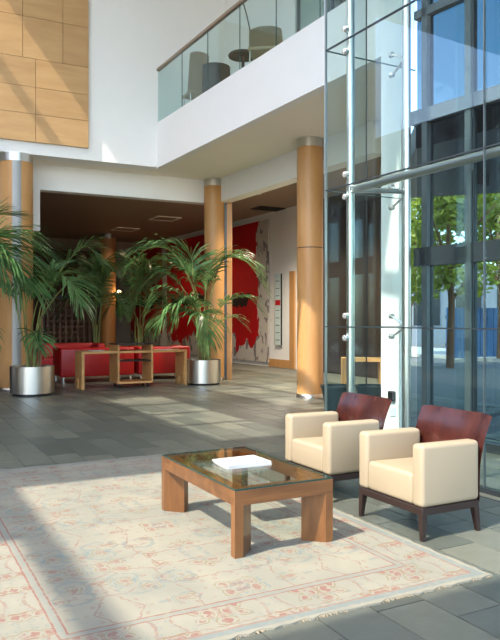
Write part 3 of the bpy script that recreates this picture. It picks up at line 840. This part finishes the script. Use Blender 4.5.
# books
bz = 0.012 + TH + 0.0125
bc = Vector((-0.055, 4.9, 0))
t = thing('white_book', 'white book lying at the bottom of the pair on the glass table', 'book', V2(bc, bz), math.atan2(U.y, U.x) - 0.05, 'white books on the coffee table')
obj('cover', box(-0.17, 0.17, -0.13, 0.13, 0, 0.004), 'paper', t); obj('pages', box(-0.165, 0.165, -0.125, 0.125, 0.004, 0.009), 'paper', t); obj('cover', box(-0.17, 0.17, -0.13, 0.13, 0.009, 0.012), 'paper', t)
t = thing('white_book', 'white book lying on top of the pair on the glass table', 'book', V2(bc + V * 0.01, bz + 0.0125), math.atan2(U.y, U.x) + 0.02, 'white books on the coffee table')
obj('cover', box(-0.17, 0.17, -0.13, 0.13, 0, 0.003), 'paper', t); obj('pages', box(-0.165, 0.165, -0.125, 0.125, 0.003, 0.008), 'paper', t); obj('cover', box(-0.17, 0.17, -0.13, 0.13, 0.008, 0.011), 'paper', t)

# ================================================================== ARMCHAIRS
def armchair(label, pos):
    t = thing('armchair', label, 'armchair', (pos.x, pos.y, 0), math.atan2(-V.y, -V.x), 'cream armchairs by the glass wall')
    # local x = -V (to the camera side), local y = U (backwards)
    bm = box(-0.34, 0.34, -0.25, 0.26, 0.165, 0.216, bev=0.004, seg=1); obj('base_frame', bm, 'dark_wood', t)
    for sx in (-1, 1):
        for sy in (-1, 1):
            bm = bmesh.new(); x, y = sx * 0.318, (-0.228 if sy < 0 else 0.238)
            kx, ky = sx * 0.012, sy * (0.008 if sy < 0 else 0.02)
            b4 = [bm.verts.new((x + kx + a * 0.014, y + ky + b * 0.014, 0)) for a, b in ((-1, -1), (1, -1), (1, 1), (-1, 1))]
            t4 = [bm.verts.new((x + a * 0.022, y + b * 0.022, 0.168)) for a, b in ((-1, -1), (1, -1), (1, 1), (-1, 1))]
            bm.faces.new(b4[::-1]); bm.faces.new(t4)
            for i in range(4): bm.faces.new((b4[i], b4[(i + 1) % 4], t4[(i + 1) % 4], t4[i]))
            obj('leg', bm, 'dark_wood', t)
    seat = box(-0.24, 0.24, -0.25, 0.266, 0.217, 0.425, bev=0.028, seg=4)
    for v in seat.verts:
        if v.co.z > 0.38: v.co.z += 0.012 * (1 - (v.co.x / 0.24) ** 2) - 0.02 * (v.co.y + 0.25)
    smooth_angle(obj('seat', seat, 'cream', t), 50)
    for sx in (-1, 1):
        bm = bmesh.new(); add_box(bm, 0.236, 0.346, -0.256, 0.262, 0.216, 0.63, bev=0.03, seg=5)
        for v in bm.verts:
            if v.co.z > 0.45: v.co.z -= 0.012 * (v.co.y + 0.25)
        if sx < 0:
            for v in bm.verts: v.co.x = -v.co.x
        smooth_angle(obj('armrest', bm, 'cream', t), 50)
    bm = bmesh.new(); nx, nz = 20, 20; g = []
    for i in range(nz + 1):
        f = i / nz; row = []
        z = 0.20 + f * 0.60
        for j in range(nx + 1):
            s = j / nx * 2 - 1
            x = s * (0.335 + 0.018 * f)
            y = 0.268 + 0.105 * max(0, (f - 0.38) / 0.62) ** 1.8 + 0.03 * (1 - s * s) * min(1, f * 1.6)
            zz = z - (0.022 * abs(s) ** 6 + 0.012 * (1 - s * s)) * f
            row.append(bm.verts.new((x, y, zz)))
        g.append(row)
    for i in range(nz):
        for j in range(nx): bm.faces.new((g[i][j], g[i][j + 1], g[i + 1][j + 1], g[i + 1][j]))
    bmesh.ops.solidify(bm, geom=bm.faces[:], thickness=-0.016)
    smooth_angle(obj('backrest', bm, 'mahogany', t), 50)
    return t
armchair('cream armchair nearest the camera with curved dark wood back', Vector((1.187, 4.926, 0)))
armchair('cream armchair farther from the camera, partly behind the coffee table', Vector((0.688, 5.877, 0)))

# ================================================================== PLANTERS AND PALMS
def planter(label, pos, r=0.415, h=0.56):
    t = thing('planter', label, 'planter', (pos.x, pos.y, 0), 0, 'steel drum planters')
    smooth_angle(obj('plinth', lathe([(0, 0), (r - 0.05, 0), (r - 0.05, 0.05), (0, 0.05)]), 'black', t))
    smooth_angle(obj('drum', lathe([(0, 0.045), (r, 0.045), (r, h), (r - 0.02, h), (r - 0.02, h - 0.08), (0, h - 0.08)], 64), 'satin_steel', t))
    obj('soil', lathe([(0, h - 0.05), (r - 0.021, h - 0.06)], 40), 'soil', t)
    return t
def spline(pts, n):
    pts = [Vector(p) for p in pts]
    P = [pts[0] * 2 - pts[1]] + pts + [pts[-1] * 2 - pts[-2]]
    out = []
    segs = len(pts) - 1
    for i in range(n + 1):
        u_ = i / n * segs; k = min(int(u_), segs - 1); t_ = u_ - k
        p0, p1, p2, p3 = P[k:k + 4]
        out.append(0.5 * ((2 * p1) + (-p0 + p2) * t_ + (2 * p0 - 5 * p1 + 4 * p2 - p3) * t_ ** 2 + (-p0 + 3 * p1 - 3 * p2 + p3) * t_ ** 3))
    return out
def frond(parent, pts, f0, ll, n=26, wd=0.032, droop=0.5, rnd=random, mat='palm_leaf'):
    cur = spline(pts, 40); N = len(cur) - 1
    bm = bmesh.new()
    rad = [0.016 * (1 - 0.8 * i / N) + 0.002 for i in range(N + 1)]
    add_tube(bm, cur, rad, 6)
    for f in bm.faces: f.material_index = 1
    for k in range(n):
        f = f0 + (1 - f0) * (k + 0.5) / n
        x = f * N; i = min(int(x), N - 1); p = cur[i].lerp(cur[i + 1], x - i)
        tg = (cur[min(i + 2, N)] - cur[max(i - 1, 0)]).normalized()
        side = tg.cross(Vector((0, 0, 1)))
        if side.length < 0.05: side = Vector((1, 0, 0))
        side.normalize(); up = side.cross(tg).normalized()
        g = (f - f0) / (1 - f0)
        L_ = ll * (0.45 + 0.75 * math.sin(math.pi * min(1, 0.18 + 0.72 * g))) * rnd.uniform(0.85, 1.1)
        for s in (-1, 1):
            ang = math.radians(68 - 42 * g + rnd.uniform(-6, 6))
            d = (tg * math.cos(ang) + side * s * math.sin(ang) + up * rnd.uniform(0.05, 0.3)).normalized()
            q = p.copy(); pr = None
            M_ = 5
            for m_ in range(M_ + 1):
                h_ = m_ / M_
                wv = wd * (0.35 + 0.65 * math.sin(math.pi * min(1, 0.25 + 0.62 * h_))) * (1 if m_ < M_ else 0.05) * 0.5
                wvec = d.cross(up)
                if wvec.length < 0.01: wvec = tg
                wvec = wvec.normalized() * wv
                a = bm.verts.new(q - wvec); b = bm.verts.new(q + wvec)
                if pr: bm.faces.new((pr[0], pr[1], b, a))
                pr = (a, b)
                q = q + d * (L_ / M_)
                d = (d + Vector((0, 0, -droop * 0.30 * (0.4 + h_)))).normalized()
    me = bpy.data.meshes.new('frond'); bm.to_mesh(me); bm.free()
    me.materials.append(M[mat]); me.materials.append(M['stem'])
    for f in me.polygons: f.use_smooth = True
    return link(bpy.data.objects.new('frond', me), parent)
def palm(label, pos, fr_px, Y, base_px, seed, ll=0.55, h0=0.5, nst=7, group='potted palms'):
    # fr_px: frond midribs as (px, py, depth offset) seen from the lobby, turned into metres around the pot
    rnd = random.Random(seed)
    t = thing('potted_palm', label, 'palm', (pos.x, pos.y, h0), 0, group)
    sc = Y / FPX
    for k in range(nst):
        a = rnd.uniform(0, 6.28); r0 = rnd.uniform(0.02, 0.14); hh = rnd.uniform(0.5, 1.1)
        obj('stalk', tube([(math.cos(a) * r0, math.sin(a) * r0, 0), (math.cos(a) * r0 * 1.3, math.sin(a) * r0 * 1.2, hh * 0.5), (math.cos(a) * (r0 + 0.05), math.sin(a) * (r0 + 0.05), hh)], [0.03, 0.022, 0.012], 8), 'bark' if k % 2 else 'stem', t)
    for fr in fr_px:
        f0, l_, dr = fr[0]
        pts = [Vector((rnd.uniform(-0.06, 0.06), rnd.uniform(-0.06, 0.06), 0.0))]
        for (px, py, dy) in fr[1:]:
            pts.append(Vector(((px - base_px) * sc, dy, (320 - py) * sc + H - h0)))
        L_ = sum((b - a).length for a, b in zip(pts, pts[1:]))
        frond(t, pts, f0, l_, n=max(14, int(L_ * (1 - f0) / 0.045)), droop=dr, rnd=rnd)
    return t
# palm by the thick column
pp = Vector((-4.23, 13.4, 0)); planter('brushed steel drum planter by the thick column at the left', pp)
palm('slender palm in the left steel planter beside the red sofa', pp, [
    ((0.5, 0.5, 0.5), (36, 335, 0), (50, 290, 0), (66, 262, 0.1), (84, 246, 0.15), (101, 262, 0.1)),
    ((0.45, 0.6, 0.9), (38, 330, -0.1), (47, 295, -0.2), (60, 276, -0.3), (78, 284, -0.5), (88, 305, -0.6)),
    ((0.55, 0.45, 0.7), (30, 330, 0.1), (38, 295, 0.1), (50, 274, 0.1), (46, 266, 0.2)),
    ((0.5, 0.4, 0.9), (34, 350, -0.2), (38, 332, -0.35), (44, 335, -0.5), (47, 346, -0.55)),
    ((0.5, 0.45, 0.8), (25, 340, -0.1), (18, 300, -0.2), (8, 285, -0.3), (-8, 290, -0.4)),
    ((0.5, 0.5, 0.7), (36, 320, 0.3), (56, 285, 0.6), (72, 275, 0.9), (86, 285, 1.1)),
    ((0.55, 0.4, 0.8), (28, 330, -0.2), (34, 300, -0.4), (48, 284, -0.6), (52, 292, -0.8)),
], 13.4, 32, 11, ll=0.5)
# palm by the middle column
pp = Vector((-1.05, 15.6, 0)); planter('brushed steel drum planter at the foot of the middle column', pp, r=0.395)
palm('bushy tall palm in the steel planter before the middle column', pp, [
    ((0.42, 0.75, 0.9), (198, 315, 0), (190, 280, -0.1), (172, 252, -0.2), (150, 250, -0.3), (134, 266, -0.4)),
    ((0.38, 0.8, 0.9), (196, 318, 0.1), (180, 285, 0.1), (160, 272, 0.1), (142, 286, 0.1), (134, 308, 0.1)),
    ((0.4, 0.7, 0.8), (198, 310, 0.2), (186, 272, 0.3), (172, 264, 0.4), (150, 280, 0.5)),
    ((0.4, 0.75, 0.9), (208, 315, 0), (214, 285, -0.1), (224, 260, -0.1), (246, 262, -0.1), (265, 288, -0.1)),
    ((0.45, 0.5, 0.8), (210, 330, 0), (218, 312, -0.2), (230, 300, -0.3), (248, 298, -0.4), (262, 312, -0.4)),
    ((0.45, 0.4, 0.6), (212, 335, 0.1), (220, 322, 0.0), (234, 317, 0.0), (245, 326, 0.0)),
    ((0.42, 0.7, 1.3), (198, 330, -0.2), (188, 312, -0.4), (174, 308, -0.6), (162, 325, -0.8)),
    ((0.42, 0.65, 1.3), (203, 330, -0.3), (200, 314, -0.5), (206, 318, -0.7), (210, 338, -0.8)),
    ((0.42, 0.65, 0.8), (200, 310, 0.1), (193, 280, 0.1), (191, 258, 0.15), (182, 248, 0.2)),
    ((0.42, 0.65, 0.8), (204, 312, 0.1), (206, 285, 0.1), (212, 262, 0.2), (228, 256, 0.2)),
    ((0.42, 0.65, 1.1), (197, 325, -0.1), (186, 300, -0.2), (170, 290, -0.3), (154, 304, -0.4)),
    ((0.42, 0.6, 1.2), (200, 326, -0.2), (196, 305, -0.4), (186, 300, -0.6), (178, 318, -0.7)),
], 15.6, 203.5, 12, ll=0.7, nst=9)
# palm at the left edge, pot outside the view
pp = Vector((-5.3, 12.4, 0)); planter('steel drum planter under the large palm at the left, outside the photo edge', pp)
palm('large dark palm reaching in from the left edge of the photo', pp, [
    ((0.3, 1.0, 0.7), (-45, 300, 0), (-30, 255, 0), (-8, 236, 0), (20, 238, 0), (40, 250, 0)),
    ((0.3, 1.1, 1.3), (-45, 300, -0.3), (-34, 258, -0.5), (-16, 244, -0.7), (8, 250, -0.9), (24, 272, -1.0)),
    ((0.3, 1.1, 1.2), (-45, 300, -0.1), (-30, 262, -0.2), (-8, 250, -0.3), (16, 258, -0.4), (30, 282, -0.5)),
    ((0.4, 0.6, 0.5), (-48, 290, 0.1), (-35, 240, 0.2), (-18, 214, 0.3), (8, 212, 0.4)),
    ((0.5, 0.45, 1.4), (-45, 340, -0.2), (-28, 322, -0.4), (-10, 322, -0.6), (4, 338, -0.7)),
    ((0.4, 0.8, 1.0), (-46, 300, 0.2), (-40, 250, 0.3), (-55, 225, 0.4), (-80, 235, 0.5)),
    ((0.4, 0.8, 1.3), (-44, 310, -0.2), (-32, 280, -0.5), (-14, 268, -0.7), (4, 280, -0.9)),
], 12.4, -45, 13, ll=0.8)
# dark palms in the lounge
for lab, px, Y, sd_ in (('dark palm in the shade left of the bare lounge lamp', 96, 21.0, 21), ('dark palm in the shade just behind the tall palm', 140, 22.0, 22)):
    pp = Vector(((px - 250) / FPX * Y, Y, 0)); planter('steel planter in the dark lounge under the ' + ('left' if px < 100 else 'right') + ' shaded palm', pp, 0.36, 0.5)
    palm(lab, pp, [
        ((0.4, 0.8, 0.9), (px - 4, 320, 0), (px - 10, 285, 0), (px - 24, 268, 0), (px - 38, 282, 0)),
        ((0.4, 0.8, 0.9), (px + 4, 320, 0), (px + 8, 285, 0), (px + 20, 266, 0), (px + 34, 282, 0)),
        ((0.4, 0.7, 0.8), (px, 315, 0), (px - 3, 280, 0.2), (px - 8, 262, 0.3), (px - 20, 262, 0.5)),
        ((0.4, 0.7, 0.8), (px, 315, 0), (px + 3, 280, -0.2), (px + 8, 264, -0.3), (px + 16, 270, -0.5)),
        ((0.4, 0.7, 1.1), (px - 2, 325, 0), (px - 10, 300, -0.3), (px - 22, 298, -0.4), (px - 30, 312, -0.5)),
        ((0.4, 0.7, 1.1), (px + 2, 325, 0), (px + 10, 300, -0.3), (px + 22, 296, -0.4), (px + 28, 310, -0.5)),
    ], Y, px, sd_, ll=0.8, nst=5, group='shaded lounge palms')

# ================================================================== CONSOLE, SOFAS, LOUNGE
cpos = Vector((-3.49, 14.3, 0)); BL, BD, BH = 2.36, 0.55, 0.79
con = thing('console_table', 'long light-wood console bench with open box shelf before the red sofas', 'console table', cpos, math.atan2(U.y, U.x))
obj('top', box(0, BL, 0, BD, BH - 0.05, BH, bev=0.003, seg=1), 'bench_wood', con)
def end_panel(x0):
    bm = bmesh.new()
    yz = [(0, 0), (0.2, 0), (0.2, 0.22), (0.35, 0.22), (0.35, 0), (BD, 0), (BD, BH - 0.05), (0, BH - 0.05)]
    a = [bm.verts.new((x0, y, z)) for y, z in yz]; b = [bm.verts.new((x0 + 0.06, y, z)) for y, z in yz]
    bm.faces.new(a); bm.faces.new(b[::-1])
    for i in range(8): bm.faces.new((a[i], b[i], b[(i + 1) % 8], a[(i + 1) % 8]))
    return bm
obj('end_panel', end_panel(0), 'bench_wood', con); obj('end_panel', end_panel(BL - 0.06), 'bench_wood', con)
b0, b1 = 0.76, 1.55
for x in (b0, b1 - 0.04): obj('box_side', box(x, x + 0.04, -0.03, BD + 0.03, 0.09, 0.92), 'bench_wood', con)
obj('box_bottom', box(b0 + 0.04, b1 - 0.04, -0.03, BD + 0.03, 0.09, 0.13), 'bench_wood', con)
obj('box_shelf', box(b0 + 0.04, b1 - 0.04, -0.02, BD + 0.02, 0.56, 0.585), 'near_black_metal', con)
obj('box_top', box(b0 - 0.01, b1 + 0.01, -0.04, BD + 0.04, 0.92, 0.945), 'near_black_metal', con)
for x in (b0 + 0.05, b1 - 0.09):
    obj('foot', box(x, x + 0.04, 0.1, 0.14, 0, 0.09), 'near_black_metal', con); obj('foot', box(x, x + 0.04, BD - 0.14, BD - 0.1, 0, 0.09), 'near_black_metal', con)
for dx_, lab, rot in ((0.38, 'open magazine on the left end of the console bench', 0.2), (1.95, 'magazine on the right end of the console bench', -0.15)):
    p = cpos + U * dx_ + V * 0.25
    t = thing('magazine', lab, 'magazine', V2(p, BH), math.atan2(U.y, U.x) + rot, 'magazines on the console')
    obj('pages', box(-0.14, 0.14, -0.11, 0.11, 0, 0.012), 'paper', t); obj('cover', box(-0.142, 0.142, -0.112, 0.112, 0.012, 0.015), 'red_wall' if dx_ > 1 else 'paper', t)
def sofa(label, pos, L, backs=True):
    t = thing('sofa', label, 'sofa', (pos.x, pos.y, 0), math.atan2(U.y, U.x), 'red leather sofas')
    smooth_angle(obj('backrest', box(0, L, 0, 0.22, 0.14, 0.8, bev=0.04, seg=3), 'red_leather', t))
    smooth_angle(obj('armrest', box(0.01, 0.2, 0.225, 0.9, 0.14, 0.8, bev=0.04, seg=3), 'red_leather', t))
    smooth_angle(obj('armrest', box(L - 0.2, L - 0.01, 0.225, 0.9, 0.14, 0.8, bev=0.04, seg=3), 'red_leather', t))
    smooth_angle(obj('seat', box(0.205, L - 0.205, 0.225, 0.92, 0.14, 0.44, bev=0.04, seg=3), 'red_leather', t))
    for x in (0.06, L - 0.1):
        for y in (0.05, 0.82): obj('leg', box(x, x + 0.04, y, y + 0.04, 0, 0.14), 'chrome', t)
    return t
sofa('red leather sofa left of the console box, back turned', Vector((-4.31, 15.7, 0)), 1.75)
sofa('red leather sofa behind the right half of the console bench', Vector((-4.31, 15.7, 0)) + U * 1.85, 1.35)
t = sofa('darker red sofa farther back facing the lobby', Vector((-5.2, 18.6, 0)) + U * 2.2, 2.2); t.rotation_euler.z += math.pi; t.location = (Vector((-5.9, 17.6, 0)) + U * 2.4 + V * 1.4)
# screen
t = thing('perforated_screen', 'brown framed lattice screen in the dark lounge behind the sofas', 'screen', Vector((-6.2, 20.6, 0)), math.atan2(U.y, U.x))
obj('frame', box(0, 0.06, 0, 0.05, 0, 2.2), 'dark_wood', t); obj('frame', box(1.7, 1.76, 0, 0.05, 0, 2.2), 'dark_wood', t)
obj('frame', box(0.06, 1.7, 0, 0.05, 2.1, 2.2), 'dark_wood', t); obj('frame', box(0.06, 1.7, 0, 0.05, 0, 0.1), 'dark_wood', t)
for k in range(9): obj('slat', box(0.06 + 0.18 * k + 0.08, 0.06 + 0.18 * k + 0.14, 0.01, 0.03, 0.1, 2.1), 'dark_brown', t)
for k in range(11): obj('slat', box(0.06, 1.7, 0.03, 0.045, 0.2 + k * 0.17, 0.25 + k * 0.17), 'dark_brown', t)
# glowing lamp on the dim column
lp = Vector((-5.56 + 0.30, 26.9, 2.52))
t = thing('wall_lamp', 'small glowing warm lamp on the dim lounge column', 'lamp', lp, 0)
obj('bracket', tube([(-0.06, 0.0, 0), (0.1, -0.02, 0)], 0.02, 8), 'near_black_metal', t)
m, n, l, p_ = newmat('lamp_glow'); p_.inputs['Emission Color'].default_value = (1, 0.62, 0.25, 1); p_.inputs['Emission Strength'].default_value = 25; M['lamp_glow'] = m
smooth_angle(obj('bulb', lathe([(0, -0.09), (0.06, -0.06), (0.08, 0), (0.06, 0.06), (0, 0.09)], 16), 'lamp_glow', t, loc=(0.16, -0.03, 0)))
# lounge down-lamps (warm), recessed in the square fittings
def ceil_light(label, pos, s, watts):
    t = thing('ceiling_light', label, 'ceiling light', (pos.x, pos.y, CZ - 0.05), math.atan2(U.y, U.x), 'square lounge ceiling lights')
    bm = bmesh.new()
    for a in ((-s, s, -s, -s + 0.06), (-s, s, s - 0.06, s), (-s, -s + 0.06, -s + 0.06, s - 0.06), (s - 0.06, s, -s + 0.06, s - 0.06)): add_box(bm, *a, -0.03, 0)
    obj('frame', bm, 'soffit', t); obj('diffuser', box(-s + 0.06, s - 0.06, -s + 0.06, s - 0.06, -0.02, -0.005), 'ceiling_dim', t)
    ld = bpy.data.lights.new('lounge_lamp', 'SPOT'); ld.energy = watts * 35; ld.spot_size = math.radians(150); ld.spot_blend = 0.5; ld.color = (1, 0.72, 0.45); ld.shadow_soft_size = 0.15
    lo = bpy.data.objects.new('lounge_lamp', ld); link(lo, t); lo.location = (0, 0, -0.12)
ceil_light('square ceiling light of the lounge nearer the red wall', Vector((-2.8, 22.7, 0)), 0.42, 3)
ceil_light('square ceiling light of the lounge farther left in the dark', Vector((-4.6, 25.4, 0)), 0.42, 3)
for q_, lab in ((Vector((1.3, 15.9, 0)), 'round downlight under the balcony hidden behind the beam, nearer the wood column'), (Vector((0.2, 17.7, 0)), 'round downlight under the balcony hidden behind the beam, nearer the palm column')):
    t = thing('downlight', lab, 'downlight', V2(q_, CZ - 0.05), 0, 'round downlights under the balcony')
    smooth_angle(obj('housing', lathe([(0.06, -0.12), (0.09, -0.12), (0.09, 0), (0.06, 0), (0.06, -0.12)], 24), 'satin_steel', t))
    obj('lens', lathe([(0, -0.02), (0.058, -0.02), (0.058, -0.01), (0, -0.01)], 24), 'frosted', t)
    ld = bpy.data.lights.new('downlight_lamp', 'SPOT'); ld.energy = 1150; ld.spot_size = math.radians(135); ld.spot_blend = 0.6; ld.color = (1, 0.86, 0.68); ld.shadow_soft_size = 0.12
    lo = bpy.data.objects.new('downlight_lamp', ld); link(lo, t); lo.location = (0, 0, -0.13)
t = thing('ceiling_vent', 'dark rectangular air vent in the ceiling before the red mural', 'vent', Vector((0.55, 20.7, CZ - 0.05)), math.atan2(U.y, U.x))
obj('frame', box(-0.45, 0.45, -0.28, 0.28, -0.02, 0), 'near_black_metal', t)
for k in range(6): obj('slat', box(-0.42, 0.42, -0.24 + k * 0.09, -0.20 + k * 0.09, -0.035, -0.02), 'black', t)
# murals on the right lounge wall
mang = math.atan2(-VB.y, -VB.x)
for t0, t1, lab, mt in ((-2.95, 0.02, 'tall red abstract mural with torn grey edge right of the palm column', 'mural_torn'), (-8.0, -3.2, 'red abstract mural behind the tall palm', 'mural_red'), (-12.3, -8.6, 'farthest red mural panel deep in the lounge', 'mural_red')):
    pos = V2(w3(t0, -0.02), 0.12)
    t = thing('mural', lab, 'mural', pos, mang, 'red murals')
    sy = 1 if (Matrix.Rotation(mang, 3, 'Z') @ Vector((0, 1, 0))).dot(NB) > 0 else -1
    obj('canvas', box(0, t1 - t0, -0.03, 0.0, 0, 4.5), mt, t)
    obj('stretcher', box(0.01, t1 - t0 - 0.01, 0.0, 0.018, 0.01, 4.49), 'dark_wood', t)
# directory sign
pos = w3(0.47, -0.05)
t = thing('directory_sign', 'narrow frosted glass sign with small red square on white wall', 'sign', V2(pos, 0.68), mang)
obj('glass_plate', box(0, 0.34, -0.03, 0.0, 0, 2.18), 'frosted', t); obj('steel_edge', box(-0.015, 0.0, -0.035, 0.005, 0, 2.18), 'satin_steel', t); obj('steel_edge', box(0.34, 0.355, -0.035, 0.005, 0, 2.18), 'near_black_metal', t)
obj('red_mark', box(0.03, 0.31, -0.036, -0.03, 1.22, 1.38), 'red_wall', t)
for k in range(9):
    if k in (5,): continue
    obj('text_line', box(0.05, 0.26, -0.033, -0.03, 0.15 + k * 0.225, 0.17 + k * 0.225), 'aluminium', t)
# furniture seen through the glass return
p = Vector((1.62, 12.1, 0))
t = thing('side_table', 'light wood open-frame table seen through the glass behind the armchairs', 'table', p, math.radians(-4))
obj('top', box(0, 0.74, 0, 0.4, 0.72, 0.78), 'bench_wood', t)
for x in (0, 0.66): obj('leg', box(x, x + 0.08, 0, 0.4, 0, 0.72), 'bench_wood', t)
for x, lab in ((1.33, 'dark tapered tub beside the wood column seen through the glass'), (1.86, 'dark tapered tub nearer the white pier seen through the glass')):
    t = thing('tapered_tub', lab, 'tub', Vector((x, 10.6, 0)), 0, 'dark tapered tubs')
    smooth_angle(obj('shell', lathe([(0, 0), (0.15, 0), (0.24, 0.42), (0.22, 0.42), (0.2, 0.36), (0, 0.36)], 32), 'teal_plastic', t))
    smooth_angle(obj('rim', lathe([(0.22, 0.421), (0.25, 0.421), (0.25, 0.45), (0.22, 0.45), (0.22, 0.421)], 32), 'teal_plastic', t))
